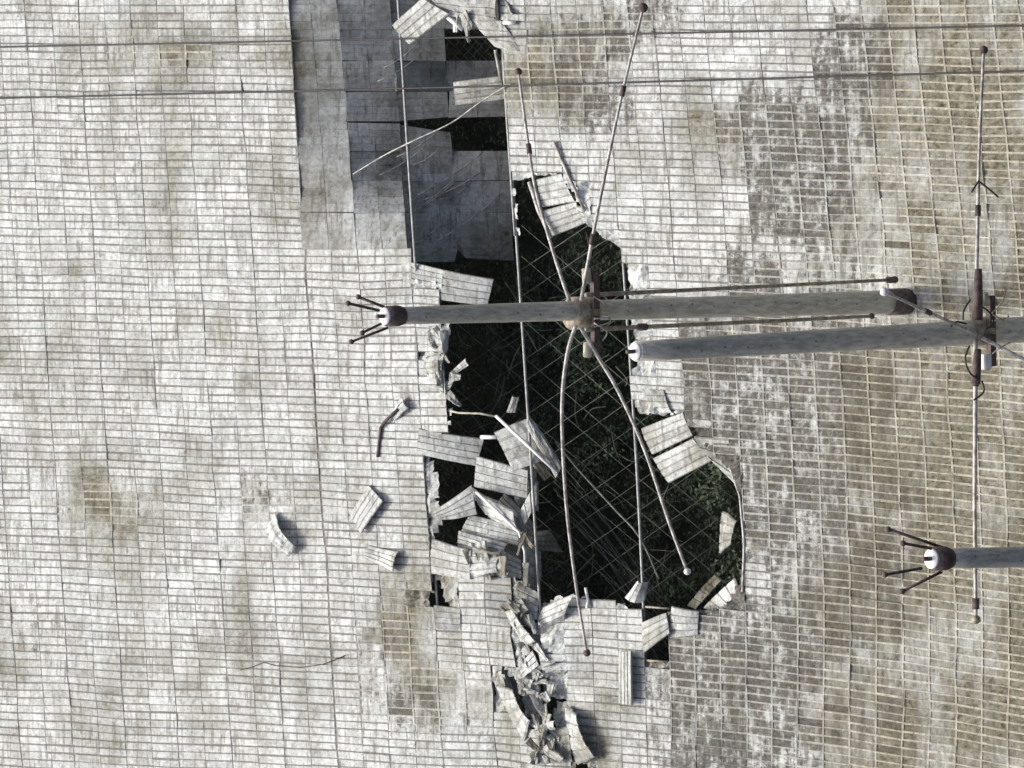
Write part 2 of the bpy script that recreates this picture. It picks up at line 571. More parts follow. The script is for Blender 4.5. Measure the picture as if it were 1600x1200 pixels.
strips = {}
for k in range(K0, K1):
    # each column is carried by a rail along its left seam
    runs, run = [], []
    for r in range(R0 * 2, R1 * 2 + 2):
        x, y = gpix(k, r / 2)
        bad = r > R1 * 2 or holed(x, y) or (1 <= k <= 3 and y < 415)
        if not bad: run.append(P(x, y, -0.16))
        if bad and len(run) > 1: runs.append(run)
        if bad: run = []
    runs.sort(key=len)
    col = tube('panel_column', runs.pop(), 0.045, MAT_CABLE, parent=DISH, sides=6)
    for rr_ in runs: tube('seam_rail', rr_, 0.045, MAT_CABLE, parent=DISH, sides=6)
    strips[k] = col
    for r in range(R0, R1):
        if in_sag(k, r) : continue
        pc = [jcorner(k, r), jcorner(k + 1, r), jcorner(k + 1, r + 1), jcorner(k, r + 1)]
        pixc = [Vector((a[0], a[1])) for a in pc]
        keep = []
        for q in range(2):
            for s in range(4):
                tot = 0
                for ia in range(4):
                    for ib in range(2):
                        c = bil(pixc, (q + (ia + .5) / 4) / 2, (s + (ib + .5) / 2) / 4)
                        tot += 1 if holed(c.x, c.y) else 0
                keep.append(1 if tot == 0 else (0 if tot == 8 else 2))
        if not any(keep): continue
        n_off = rngp.gauss(0, .005)
        tilt = rngp.gauss(0, .006); tilt2 = rngp.gauss(0, .008)
        if rngp.random() < 0.05: tilt2 += rngp.uniform(-.05, .05)
        wc = [P(a[0], a[1], a[2] + n_off + tilt * (1 if i in (1, 2) else -1) + tilt2 * (1 if i < 2 else -1)) for i, a in enumerate(pc)]
        if all(kk == 1 for kk in keep):
            panel(wc, pixc, col, None, rngp, ex=.022 if k == 0 else 0.0)
            continue
        left = {i for i in range(8) if keep[i]}
        while left:                      # a torn panel may survive as two separate scraps
            comp, todo = set(), [left.pop()]
            while todo:
                c = todo.pop(); comp.add(c)
                for d in ([c + 1] if c % 4 < 3 else []) + ([c - 1] if c % 4 > 0 else []) + [(c + 4) % 8]:
                    if d in left: left.discard(d); todo.append(d)
            panel(wc, pixc, col, [keep[i] if i in comp else 0 for i in range(8)], rngp)


# ------------------------------------------------------------------ sagging panels beside the upper hole
def sag_n(k, py, col=9):
    """depth below the dish of column seam k (0..4) at photo row py"""
    a = [0.0, 0.72, 1.76, 2.82, 3.86][k]
    fade = 1 - sstep(250, 430, py) * (1.0 if k <= 1 else 0.0)
    if k == 2: fade = 1 - sstep(230, 388, py) * (0.98 if col == 1 else 0.35)
    if k == 1: fade = 1 - sstep(190, 384, py) * 1.0
    return -a * fade


SAG_GONE = {(3, 1), (3, 4)}


def sagfields(px, py):
    return 0.30 + 0.1 * noise.noise(Vector((px / 90, py / 40, 2))), 0.10, 0.2


rs = random.Random(5)
SAGV = {0: -6, 1: 46, 2: 95, 3: 143, 4: 190, 5: 236, 6: 282, 7: 332, 8: 390, 9: 414}
for k in range(4):
    for r in range(-3, 9):
        if (k, r) in SAG_GONE or (k <= 1 and r > 7): continue

        def sc(kk, rr, gap=0.0):
            py = SAGV.get(rr, -6 + 49 * rr) + gap
            px = [442, 527, 609, 690, 780][kk] + 0.085 * py - 0.00002 * py * py
            if kk >= 2: px -= 0.018 * py * (kk - 1) / 3
            return px, py
        # the row seam near y = 187 has torn open, wider to the right
        top, bot = 0.0, 0.0
        if r == 4: top = 1.0
        if r == 3: bot = 1.0
        wd = [0, 0, 3, 18, 26]
        c4 = []
        for (kk, rr, side) in ((k, r, 't'), (k + 1, r, 't'), (k + 1, r + 1, 'b'), (k, r + 1, 'b')):
            g = 0
            if side == 't' and top: g = wd[kk] * 1.0
            if side == 'b' and bot: g = -wd[kk] * 0.35
            if r == 8 and side == 'b': g = [0, 0, -6, -2, -8][kk]
            x, y = sc(kk, rr, g)
            extra = 0.0
            if r in (2,) and kk >= 3: extra = -0.5
            c4.append((x + rs.gauss(0, 1), y + rs.gauss(0, .8), sag_n(kk, y, k) + extra + rs.gauss(0, .03)))
        if (k, r) == (3, 8): c4[3] = (c4[3][0] + 10, c4[3][1] - 10, c4[3][2])
        if (k, r) == (2, 8): c4[2] = (c4[2][0] - 6, c4[2][1] - 4, c4[2][2])
        wc = [P(a[0], a[1], a[2]) for a in c4]
        panel(wc, [Vector((a[0], a[1])) for a in c4], strips[k], None, rs, rings=0.35, fld=sagfields, rm=0, mat0=MAT_MESH)
        # pale hatch is laid over these panels as thin tubes further down

# ------------------------------------------------------------------ carrying cables of the dish, bare where panels fell
for k, in ((2,), (4,), (6,), (8,)):
    pts = []
    for r2_ in range(R0 * 2, R1 * 2 + 1):
        x, y = gpix(k, r2_ / 2)
        n = -0.20
        if k == 2 and y < 430: n = 0.12 - 0.0
        pts.append(P(x + (6 if k == 2 else 2), y, n if not (k == 2 and 60 < y < 420) else 0.10))
    tube('carrying_cable', pts, 0.046, MAT_CABLE, parent=DISH, sides=7)


# ------------------------------------------------------------------ loose, bent and crumpled panels
def sheet(name, c4, label, seed, crumple=0.05, bend=0.0, bend2=0.0, tone=None, grooves=4, parent=None, group='torn panels around the hole', ns=12, thick=0.035):
    """a bent ribbed sheet; c4: (px, py, n) tl, tr, br, bl; strips run tl->tr"""
    rg = random.Random(seed)
    cs = [P(*c) for c in c4]
    nrm = (cs[1] - cs[0] + cs[2] - cs[3]).cross(cs[0] - cs[3] + cs[1] - cs[2]).normalized()
    if nrm.dot(CAM) < 0: nrm = -nrm
    ts = []
    for g in range(grooves):
        ts += [g / grooves + .006, g / grooves + .035, (g + 1) / grooves - .035]
    ts.append(1.0)
    nt_ = len(ts)
    gcol = lambda t: ((t * grooves) % 1.0) < 0.06
    off = Vector((rg.random() * 50, rg.random() * 50, rg.random() * 50))
    sz = ((cs[1] - cs[0]).length + (cs[3] - cs[0]).length) / 2
    top = []
    for t in ts:
        for i in range(ns + 1):
            s = i / ns
            p = bil(cs, s, t)
            d = crumple * sz * (noise.noise(off + Vector((s * 2.6, t * 1.9, 0))) + 0.5 * noise.noise(off + Vector((s * 6, t * 5, 4))))
            d += bend * sz * 4 * s * (1 - s) + bend2 * sz * 4 * t * (1 - t)
            if gcol(t) or t > .99: d -= 0.03
            inpl = crumple * 0.5 * sz
            e = Vector((noise.noise(off + Vector((s * 2, t * 2, 9))), noise.noise(off + Vector((s * 2, t * 2, 19))), 0)) * inpl
            top.append(p + nrm * d + e)
    nv = len(top)
    V = top + [p - nrm * thick for p in top]
    F, MI = [], []
    A = {'rnd': [], 'tan': [], 'dirt': [], 'pale': []}
    td, dd = tone or (0.14, 0.10)  # tan and dirt amounts, raised to darken sheets that lie in shade
    srnd = [rg.random() for _ in range(grooves + 1)]
    W_ = ns + 1

    def add(face, mi_, g):
        F.append(face); MI.append(mi_)
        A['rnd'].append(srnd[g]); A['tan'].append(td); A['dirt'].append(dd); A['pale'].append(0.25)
    for j in range(nt_ - 1):
        g = min(grooves, int(ts[j] * grooves))
        rib = gcol(ts[j]) and gcol(ts[j] + .001) and ((ts[j + 1] * grooves) % 1) < 0.2
        for i in range(ns):
            a = j * W_ + i
            add((a, a + 1, a + W_ + 1, a + W_), 1 if rib else 0, g)
            add((nv + a, nv + a + W_, nv + a + W_ + 1, nv + a + 1), 1, g)
    for i in range(ns):
        add((i, nv + i, nv + i + 1, i + 1), 1, 0)
        a = (nt_ - 1) * W_ + i
        add((a, a + 1, nv + a + 1, nv + a), 1, 0)
    for j in range(nt_ - 1):
        a = j * W_
        add((a, a + W_, nv + a + W_, nv + a), 1, 0)
        a = j * W_ + ns
        add((a, nv + a, nv + a + W_, a + W_), 1, 0)
    kw = {}
    if parent is None: kw = dict(label=label, cat='metal panel', group=group)
    return mesh_obj(name, V, F, [MAT_STRIP, MAT_RIB], MI, A, parent=parent, **kw)


G1 = 'stray panels lying on the intact dish'
G2 = 'torn panels around the hole'
LP = [
    # (corners, label, crumple, bend, bend2, tone, group); tone also puts shade into the colour of shaded sheets
    ([(546, 806, .06), (575, 758, .08), (597, 783, .26), (563, 833, .22)], 'stray ribbed panel lying askew, long edge casting a dark shadow, left of the torn heap', .02, .02, 0, (.05, .05), G1),
    ([(415, 824, .05), (430, 801, .10), (460, 854, .30), (450, 870, .16)], 'small folded white scrap, leftmost piece lying on the intact panels', .10, .0, .18, (.0, .0), G1),
    ([(574, 852, .06), (622, 861, .20), (613, 893, .20), (570, 873, .06)], 'crumpled white panel with curled edges lying just below the askew ribbed one', .06, -.05, .10, (.05, .1), G1),
    ([(612, 640, .1), (628, 621, .2), (637, 638, .22), (616, 657, .1)], 'tiny bent white scrap beside a rusty bracket, left of the hole', .14, 0, .1, (.0, .1), G1),
    ([(660, 673, .08), (749, 687, -.55), (739, 725, -.60), (656, 707, .06)], 'blue-grey panel tipping off the left lip of the hole', .02, .05, 0, (.25, .15), G2),
    ([(750, 716, -.4), (820, 736, -.7), (819, 775, -.7), (746, 759, -.4)], 'cleanest four-strip panel lying level in the middle of the heap', .02, .02, .02, (.08, .05), G2),
    ([(777, 677, -.2), (825, 657, -.5), (846, 716, -.4), (803, 731, -.1)], 'square ribbed panel at the top of the heap under a long white bar', .03, .03, .0, (.10, .08), G2),
    ([(830, 652, -.2), (875, 722, -.5), (866, 740, -.3), (826, 668, .0)], 'narrow twisted strips at the top right of the heap', .07, .0, .06, (.1, .15), G2),
    ([(680, 799, .05), (733, 763, .25), (741, 803, -.2), (690, 811, -.1)], 'wedge-shaped panel pointing left over the small dark gap', .03, .06, .03, (.12, .1), G2),
    ([(740, 766, -.2), (800, 800, -.1), (815, 832, -.3), (782, 820, -.7)], 'white folded triangle of sheet just below the level four-strip panel', .05, .0, .08, (.0, .0), G2),
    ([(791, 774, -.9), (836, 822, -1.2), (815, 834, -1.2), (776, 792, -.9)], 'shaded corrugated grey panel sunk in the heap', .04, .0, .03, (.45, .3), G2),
    ([(838, 757, -.3), (839, 787, -.4), (816, 832, -.5), (809, 812, -.5)], 'slender pale curved sheet standing up against the vertical cable', .03, .0, .10, (.05, .0), G2),
    ([(739, 806, -.3), (806, 824, -.7), (806, 850, -.6), (725, 833, -.2)], 'greyer of the two long sheets overlapping low in the heap', .05, .03, .03, (.3, .15), G2),
    ([(722, 831, -.1), (787, 850, -.3), (782, 868, -.3), (719, 856, -.1)], 'whiter of the two long sheets overlapping low in the heap', .05, .02, .05, (.05, .02), G2),
    ([(678, 846, .05), (732, 861, .12), (731, 902, .10), (678, 894, .04)], 'white panel at the lower left foot of the heap', .025, .03, .02, (.03, .05), G2),
    ([(735, 862, .05), (778, 864, .0), (773, 893, .22), (735, 901, .05)], 'buckled panel with dark torn folds at the foot of the heap', .10, .0, .12, (.1, .15), G2),
    ([(781, 860, -.1), (812, 876, -.4), (812, 902, -.3), (778, 896, .05)], 'bent grey-white panel at the foot of the heap beside the dark pit', .05, .05, .0, (.1, .1), G2),
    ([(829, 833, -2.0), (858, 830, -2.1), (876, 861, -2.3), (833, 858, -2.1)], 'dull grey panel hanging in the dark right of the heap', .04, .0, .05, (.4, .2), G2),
    ([(791, 645, -.6), (800, 620, -.3), (811, 621, -.4), (805, 645, -.7)], 'thumb-sized pale flap sticking up above the heap', .05, .0, .05, (.1, .1), G2),
    ([(791, 959, .2), (801, 954, .3), (832, 1000, .25), (822, 1008, .1)], 'thin white sliver of sheet at the head of the crumpled seam', .05, .0, .06, (.0, .0), G2),
    ([(810, 1042, .1), (830, 1019, .3), (840, 1040, .2), (819, 1056, .1)], 'small slatted white piece midway down the crumpled seam', .04, .0, .0, (.0, .1), G2),
    ([(815, 1066, .2), (864, 1136, .15), (851, 1140, -.2), (840, 1062, -.3)], 'long pale strips fanning down the crumpled seam', .06, .0, .10, (.05, .1), G2),
    ([(850, 950, -.1), (893, 931, .55), (880, 969, -.15), (848, 981, -.2)], 'tilted panel with white lit edge and dark face at the pit', .05, .0, .12, (.2, .3), G2),
    ([(846, 1024, -.1), (883, 1022, -.2), (884, 1072, -.2), (855, 1072, -.1)], 'smooth dull grey panel sunk right of the slatted piece', .05, -.06, .06, (.45, .25), G2),
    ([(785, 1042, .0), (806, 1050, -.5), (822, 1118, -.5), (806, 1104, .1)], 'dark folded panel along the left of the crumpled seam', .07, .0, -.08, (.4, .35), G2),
    ([(778, 1074, .05), (800, 1082, .25), (824, 1124, .35), (817, 1152, .06)], 'pointed white triangle of sheet low on the left of the seam', .03, .0, .05, (.05, .02), G2),
    ([(886, 1108, .0), (900, 1120, .35), (924, 1180, .3), (902, 1190, -.1)], 'curled sliver of sheet at the very bottom of the seam', .06, .0, .10, (.1, .2), G2),
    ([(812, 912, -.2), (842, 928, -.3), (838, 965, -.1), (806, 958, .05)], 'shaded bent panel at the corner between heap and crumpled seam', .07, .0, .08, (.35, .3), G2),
    ([(826, 1146, .0), (884, 1136, .05), (890, 1188, .02), (828, 1192, .0)], 'mottled buckled panel at the foot of the crumpled seam', .06, .03, .0, (.35, .25), G2),
    ([(790, 985, .0), (812, 1000, -.1), (815, 1040, -.1), (788, 1030, .02)], 'brownish buckled panel left of the slatted white piece', .05, .0, .06, (.4, .25), G2),
    ([(838, 975, -.2), (868, 972, -.3), (852, 1018, -.3), (832, 1012, -.1)], 'narrow dark crease of sheet between sliver and grey panel', .10, .0, .14, (.2, .3), G2),
    ([(678, 945, .04), (720, 950, .05), (720, 984, .04), (682, 982, .30)], 'panel with one curled-up corner below the heap', .02, .0, .05, (.35, .25), G2),
    # right lip
    ([(838, 280, .02), (876, 271, .05), (898, 315, -.1), (848, 324, -.25)], 'upper of two slipped panels above the antenna hub', .02, .0, .02, (.30, .2), G2),
    ([(849, 329, -.2), (899, 315, -.1), (915, 349, -.35), (859, 371, -.5)], 'lower of two slipped panels above the antenna hub', .02, .0, .02, (.30, .1), G2),
    ([(900, 322, .0), (962, 330, .02), (976, 393, -.7), (917, 351, -.3)], 'creamy panel bent down over the right lip above the hub', .03, .0, .05, (.30, .1), G2),
    ([(1001, 669, -.25), (1066, 644, .05), (1082, 681, .0), (1019, 710, -.3)], 'upper of two ribbed panels hanging askew on the right lip', .02, .0, .02, (.15, .28), G2),
    ([(1020, 716, -.35), (1082, 685, -.02), (1112, 720, -.1), (1044, 755, -.5)], 'lower of two ribbed panels hanging askew on the right lip', .02, .0, .02, (.15, .18), G2),
    ([(1084, 683, .02), (1138, 687, .05), (1158, 768, -.9), (1113, 721, -.2)], 'panel curling down beside the two askew ribbed panels', .03, .0, .08, (.10, .1), G2),
    ([(1130, 798, -.5), (1150, 814, -.3), (1142, 850, -.6), (1124, 866, -1.0)], 'grey flap of sheet dangling inside the right edge of the hole', .05, .0, .06, (.3, .15), G2),
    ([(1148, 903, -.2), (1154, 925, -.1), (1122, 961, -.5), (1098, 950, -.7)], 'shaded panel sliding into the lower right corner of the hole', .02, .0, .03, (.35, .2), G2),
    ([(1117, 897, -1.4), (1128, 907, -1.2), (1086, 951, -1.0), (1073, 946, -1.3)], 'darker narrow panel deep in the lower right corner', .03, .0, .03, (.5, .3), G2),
    ([(1002, 972, .1), (1040, 957, .35), (1046, 990, .3), (1006, 1020, .05)], 'bent panel lifted over the small square gap', .03, .05, .0, (.1, .1), G2),
    ([(1049, 947, .25), (1092, 955, .10), (1090, 992, .05), (1047, 997, .10)], 'bright panel bulging up right of the small square gap', .02, .07, .03, (.03, .02), G2),
    ([(986, 1018, .30), (987, 1102, .30), (966, 1099, .08), (966, 1018, .08)], 'long narrow plank-like panel lying upright in the picture below the gap', .01, .0, .02, (.12, .02), G2),
    ([(976, 933, .0), (996, 907, .3), (1013, 909, .2), (1006, 941, .0)], 'small arched white piece at the foot of the vertical cable', .05, .0, .20, (.05, .05), G2),
    ([(986, 606, -.05), (1036, 609, .05), (1050, 645, .05), (1001, 647, -.2)], 'mossy bent panel on the right lip above the askew ribbed panels', .04, .0, .06, (.45, .25), G2),
    ([(668, 510, .03), (704, 507, -.1), (700, 546, -.2), (672, 536, .05)], 'ragged white shard on the left lip just under the mast top', .12, .0, .10, (.1, .1), G2),
    ([(662, 558, .03), (695, 553, .15), (690, 592, .05), (668, 592, .03)], 'crushed panel end on the left lip between the ragged shards', .11, .0, .10, (.25, .15), G2),
    ([(700, 585, -.1), (727, 560, .3), (732, 571, .2), (708, 588, -.2)], 'sharp white blade of sheet pointing into the hole', .03, .0, .05, (.0, .0), G2),
    ([(688, 600, .02), (711, 590, .1), (699, 620, -.1), (686, 616, .02)], 'small shard on the left lip below the white blade', .10, .0, .10, (.15, .2), G2),
    ([(692, 421, -.05), (771, 436, -.45), (761, 478, -.5), (681, 468, -.02)], 'panel overhanging the hole right above the mast top', .015, .05, .0, (.35, .12), G2),
    ([(612, 39, .3), (659, -4, .5), (701, 22, .4), (640, 70, .05)], 'pale ribbed panel lying diagonal at the top edge of the picture', .015, .0, .02, (.20, .05), G2),
    ([(660, -14, .2), (782, -14, .1), (776, 42, .0), (702, 24, .3)], 'crumpled stained sheet at the top edge beside the diagonal panel', .07, .0, .08, (.50, .2), G2),
    ([(730, 30, .1), (782, 32, .1), (818, 82, .02), (774, 74, -.1)], 'stained panel fallen across the column edge below the crumpled sheet', .05, .04, .0, (.45, .15), G2),
    ([(626, 405, .02), (692, 421, -.05), (690, 450, -.02), (630, 442, .02)], 'bright panel at the corner left of the overhanging one', .01, .0, .0, (.15, .05), G2),
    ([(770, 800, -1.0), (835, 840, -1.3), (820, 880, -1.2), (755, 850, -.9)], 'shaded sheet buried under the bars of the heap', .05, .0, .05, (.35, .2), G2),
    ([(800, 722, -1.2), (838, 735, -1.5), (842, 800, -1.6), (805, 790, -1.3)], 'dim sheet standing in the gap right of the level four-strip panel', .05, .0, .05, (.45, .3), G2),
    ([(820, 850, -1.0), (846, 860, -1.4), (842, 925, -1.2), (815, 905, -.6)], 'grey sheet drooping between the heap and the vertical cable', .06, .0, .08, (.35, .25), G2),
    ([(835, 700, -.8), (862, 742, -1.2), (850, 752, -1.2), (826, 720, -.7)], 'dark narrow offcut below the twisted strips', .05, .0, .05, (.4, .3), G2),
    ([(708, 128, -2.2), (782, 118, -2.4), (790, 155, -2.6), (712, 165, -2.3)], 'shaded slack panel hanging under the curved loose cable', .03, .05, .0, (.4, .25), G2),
]
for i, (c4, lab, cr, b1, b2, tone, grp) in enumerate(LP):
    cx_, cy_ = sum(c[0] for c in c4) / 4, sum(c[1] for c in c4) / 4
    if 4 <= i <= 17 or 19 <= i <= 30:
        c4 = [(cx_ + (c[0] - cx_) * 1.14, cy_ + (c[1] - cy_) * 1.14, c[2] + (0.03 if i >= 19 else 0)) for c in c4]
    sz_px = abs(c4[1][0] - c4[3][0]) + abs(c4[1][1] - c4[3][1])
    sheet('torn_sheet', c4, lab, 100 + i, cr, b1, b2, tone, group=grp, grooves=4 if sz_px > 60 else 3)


sh = random.Random(77)
for (x0, y0, x1, y1, cnt_, lab, grp) in (
        (792, 945, 880, 1190, 46, 'small crumpled shard of sheet in the torn seam below the hole', 'shards in the crumpled seam'),
        (672, 505, 712, 625, 9, 'small torn shard on the left lip of the hole', 'shards on the left lip'),
        (730, 845, 830, 900, 10, 'small torn shard among the panels at the foot of the heap', 'shards at the foot of the heap'),
        (700, 6, 800, 60, 5, 'small torn shard at the top edge of the picture', 'shards at the top edge')):
    for i in range(cnt_):
        t = sh.random()
        py = y0 + (y1 - y0) * t; px = sh.uniform(x0, x1)
        if y1 == 1190: px = 812 + 45 * (py - 945) / 245 + sh.gauss(0, 12)
        a = sh.uniform(.7, 1.9) if sh.random() < .7 else sh.uniform(0, 3.14)
        L, W2 = sh.uniform(7, 20), sh.uniform(3, 8)
        ca, sa = math.cos(a), math.sin(a)
        nb = sh.uniform(.10, .3)
        cc = []
        for (p, q) in ((-1, -1), (1, -.4), (1, .5), (-1, 1)):
            cc.append((px + ca * L * p - sa * W2 * q, py + sa * L * p + ca * W2 * q, nb + sh.uniform(-.22, .22)))
        sheet('sheet_shard', cc, lab, 500 + i * 7 + int(x0), sh.uniform(.05, .16), 0, sh.uniform(-.15, .2), (sh.uniform(.1, .8), sh.uniform(.1, .6)), grooves=2, group=grp, ns=5, thick=.02)


# bars and broken struts
def bar(name, pts, rad, mat, label, cat='metal bar', group=None, sides=6):
    return tube(name, [P(*p) for p in pts], rad, mat, sides=sides, label=label, cat=cat, group=group)


bar('edge_bar', [(775, 650, -.1), (870, 738, -.1)], .055, MAT_CAP, 'long straight white bar lying across the top of the heap', group='loose bars in the heap')
bar('edge_bar', [(741, 766, .05), (811, 831, -.1), (820, 862, -.1), (821, 898, .0)], .05, MAT_CAP, 'bent white bar running down the right side of the heap', group='loose bars in the heap')
bar('broken_strut', [(704, 642, .1), (716, 645, .1), (750, 646, 0), (776, 651, -.1)], .034, MAT_INS, 'thin yellowish strut sticking out above the heap', 'strut')
bar('broken_strut', [(752, 683, -.3), (776, 683, -.2)], .07, MAT_CAP, 'stubby white strut bridging to the square ribbed panel', 'strut')
bar('edge_bar', [(865, 222, .08), (880, 256, .08), (914, 330, .08)], .052, MAT_ROD, 'pale flange bar slanting down right of the slipped panels', group='loose bars on the right lip')
bar('edge_bar', [(827, 284, .05), (842, 330, -.1), (861, 372, -.3)], .07, MAT_ROD, 'light flange bar along the left edge of the slipped panels', group='loose bars on the right lip')
bar('edge_bar', [(700, 27, .2), (723, 46, .1)], .08, MAT_CAP, 'short bright white bar below the diagonal top panel')
bar('edge_bar', [(787, 35, .1), (805, 36, .1)], .07, MAT_CAP, 'stubby bright bar near the top edge right of the crumpled sheet')
bar('edge_bar', [(774, 78, .0), (782, 122, -.2)], .052, MAT_ROD, 'upright pale bar at the right edge of the top gap')
bar('edge_bar', [(1009, 948, .0), (1046, 951, .05)], .035, MAT_RODB, 'upper thin purlin across the small square gap', 'purlin')
bar('edge_bar', [(1011, 1032, -.05), (1043, 1034, -.05)], .035, MAT_RODB, 'lower thin purlin across the small square gap', 'purlin')
bar('rusty_bracket', [(590, 714, .05), (595, 668, .06), (604, 656, .15), (622, 640, .2)], .055, MAT_DARK, 'rusty bent bracket lying left of the hole', 'bracket')
bar('edge_bar', [(915, 918, .1), (919, 938, .05), (917, 950, .05)], .05, MAT_CAP, 'tiny upright white peg on the lower lip of the hole')
bar('edge_bar', [(1140, 730, .0), (1156, 775, -.02), (1163, 850, .0), (1160, 925, .03)], .04, MAT_ROD, 'pale bent edge bar along the right rim of the hole')
bar('crack_line', [(375, 1047, .05), (395, 1042, .05), (412, 1035, .06), (430, 1040, .05), (470, 1043, .05), (505, 1038, .05), (540, 1024, .05)], .014, MAT_CABLE_D, 'thin dark crack running zigzag across the pale lower left panels', 'crack')  # crack in the panels, drawn as a thin dark tube

# loose cable and a pale hatch of thin tubes over the sagging panels
tube('loose_cable', smooth_path([P(552, 272, .05), P(600, 243, .1), P(650, 218, .2), P(705, 192, .1), P(750, 160, .05), P(788, 136, .06), P(800, 131, .05)]), .024, MAT_ROD,
     label='pale loose cable curving across the sagging dark panels', cat='cable')
wl = random.Random(3)


def sag_surf(px, py):
    xs = []
    for kk in range(5):
        x = [442, 527, 609, 690, 780][kk] + 0.085 * py - 0.00002 * py * py
        if kk >= 2: x -= 0.018 * py * (kk - 1) / 3
        xs.append(x)
    for kk in range(4):
        if px <= xs[kk + 1] or kk == 3:
            t = (px - xs[kk]) / (xs[kk + 1] - xs[kk])
            return sag_n(kk, py) * (1 - t) + sag_n(kk + 1, py) * t


PALE_HATCH = bpy.data.objects.new('pale_hatch', None); COL.objects.link(PALE_HATCH)
PALE_HATCH.location = P(690, 330, -2.2)
PALE_HATCH['label'] = 'thin pale lines laid diagonally over the sagging dark panels'; PALE_HATCH['category'] = 'wires'
for i in range(30):  # thin pale tubes forming a diagonal hatch
    px0 = wl.uniform(585, 730); py0 = wl.uniform(60, 400)
    L = wl.uniform(40, 110)
    a = (px0, py0); b = (min(796, px0 + L), py0 - (min(796, px0 + L) - px0) * wl.uniform(.45, .75))
    mx, my = (a[0] + b[0]) / 2, (a[1] + b[1]) / 2
    if b[0] > 690 and (b[1] < 110 or 120 < my < 250): continue
    pts = []
    for j in range(6):
        t = j / 5
        px = a[0] * (1 - t) + b[0] * t; py = a[1] * (1 - t) + b[1] * t + 5 * math.sin(t * 3.1)
        pts.append(P(px, py, sag_surf(px, py) + 0.12))
    tube('pale_hatch_line', pts, wl.uniform(.014, .024), MAT_ROD, PALE_HATCH, sides=5)

# cable net below the dish, seen through the hole
def holder(name, loc, label, cat):
    o = bpy.data.objects.new(name, None); COL.objects.link(o)
    o.location = loc; o['label'] = label; o['category'] = cat
    return o


NET = holder('tie_cable_net', P(900, 650, -2.0), 'sagging lattice of thin tie cables beneath the big hole', 'cable net')
NET2 = holder('tie_cable_net', P(750, 80, -4.3), 'dark cross-hatched cable lattice behind the gap at the top of the picture', 'cable net')
BUNDLE = holder('fallen_wire_bundle', P(930, 800, -3.0), 'bundle of fallen wires slanting down into the darkest part of the pit', 'wires')
for i in range(15):
    off = 500 + i * 46 + wl.uniform(-8, 8)
    a = (700, off); b = (1200, off - 345)
    if off < 560: a = (815, off - 80)
    tube('tie_cable', [P(a[0], a[1], -1.9), P((a[0] + b[0]) / 2, (a[1] + b[1]) / 2 + 4, -2.05), P(b[0], b[1], -1.9)], .010, MAT_WIRE, NET, sides=5)
for i in range(14):
    off = 250 + i * 48 + wl.uniform(-8, 8)
    a = (690 if off > 440 else 815, off if off > 440 else off + 105); b = (1200, off + 430)
    tube('tie_cable', [P(a[0], a[1], -2.1), P((a[0] + b[0]) / 2, (a[1] + b[1]) / 2 + 4, -2.3), P(b[0], b[1], -2.1)], .010, MAT_WIRE, NET, sides=5)
for i in range(13):
    x0 = 842 + i * 5 + wl.uniform(-4, 4); y0 = 690 + i * 14 + wl.uniform(-6, 6)
    x1 = x0 + 190 + wl.uniform(-30, 60); y1 = y0 + 235 + wl.uniform(-20, 30)
    tube('fallen_wire', smooth_path([P(x0, y0, -2.4), P(x0 + 70, y0 + 75, -3.0 + wl.uniform(-.2, .2)), P(x1, y1, -3.4)], 5), .013, MAT_WIRE, BUNDLE, sides=5)
tube('loose_cable', smooth_path([P(868, 690, -1.2), P(905, 735, -1.4), P(960, 795, -1.5), P(1000, 840, -1.5), P(1030, 905, -1.8)]), .035, MAT_WIRE,
     label='thicker loose cable sweeping down through the pit beside the long arm', cat='cable')
for i in range(12):
    x0 = 690 + i * 14
    tube('tie_cable', [P(x0, 30, -4.2), P(x0 - 110, 160, -4.2)], .011, MAT_WIRE, NET2, sides=5)
    tube('tie_cable', [P(x0 - 60, 20, -4.4), P(x0 + 70, 150, -4.4)], .011, MAT_WIRE, NET2, sides=5)

# ------------------------------------------------------------------ undergrowth
rv = random.Random(21)
V, F, RN = [], [], []


def gh(p):
    x = p.dot(X_AX); v = p.dot(V_AX)
    return -6.2 + 0.7 * noise.noise(Vector((x * 0.12, v * 0.12, 3.1)))


cnt = 0
while cnt < 70000:
    px = rv.uniform(480, 1420); py = rv.uniform(-160, 1120)
    core = 640 < px < 1200
    if not core and rv.random() > 0.25: continue
    base = P(px, py, -5.0)
    cl = noise.noise(base * 0.55) + 0.5 * noise.noise(base * 1.5)
    dark = noise.noise(base * 0.28 + Vector((5, 2, 8)))
    if rv.random() > 0.55 + 0.6 * cl: continue
    h = -5.9 + rv.random() ** 0.7 * (1.4 + 1.8 * max(0, cl))
    if py < 430 and px < 830: h = min(h, -4.7)
    c = P(px, py, h)
    L = rv.uniform(.08, .22) * (1 + .6 * max(0, dark)); Wd = L * rv.uniform(.3, .55)
    d = Vector((rv.gauss(0, 1), rv.gauss(0, 1), rv.gauss(0, .5))).normalized()
    s = d.cross(Vector((rv.gauss(0, .5), rv.gauss(0, .5), 1))).normalized() * Wd / 2
    k = len(V)
    V += [c, c + d * L * .45 + s, c + d * L, c + d * L * .45 - s]
    F.append((k, k + 1, k + 2, k + 3))
    RN.append(min(1, max(0, .35 + .5 * cl + rv.gauss(0, .22))))
    cnt += 1
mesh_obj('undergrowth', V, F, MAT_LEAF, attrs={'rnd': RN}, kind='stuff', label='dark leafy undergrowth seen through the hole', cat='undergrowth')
V, F = [], []
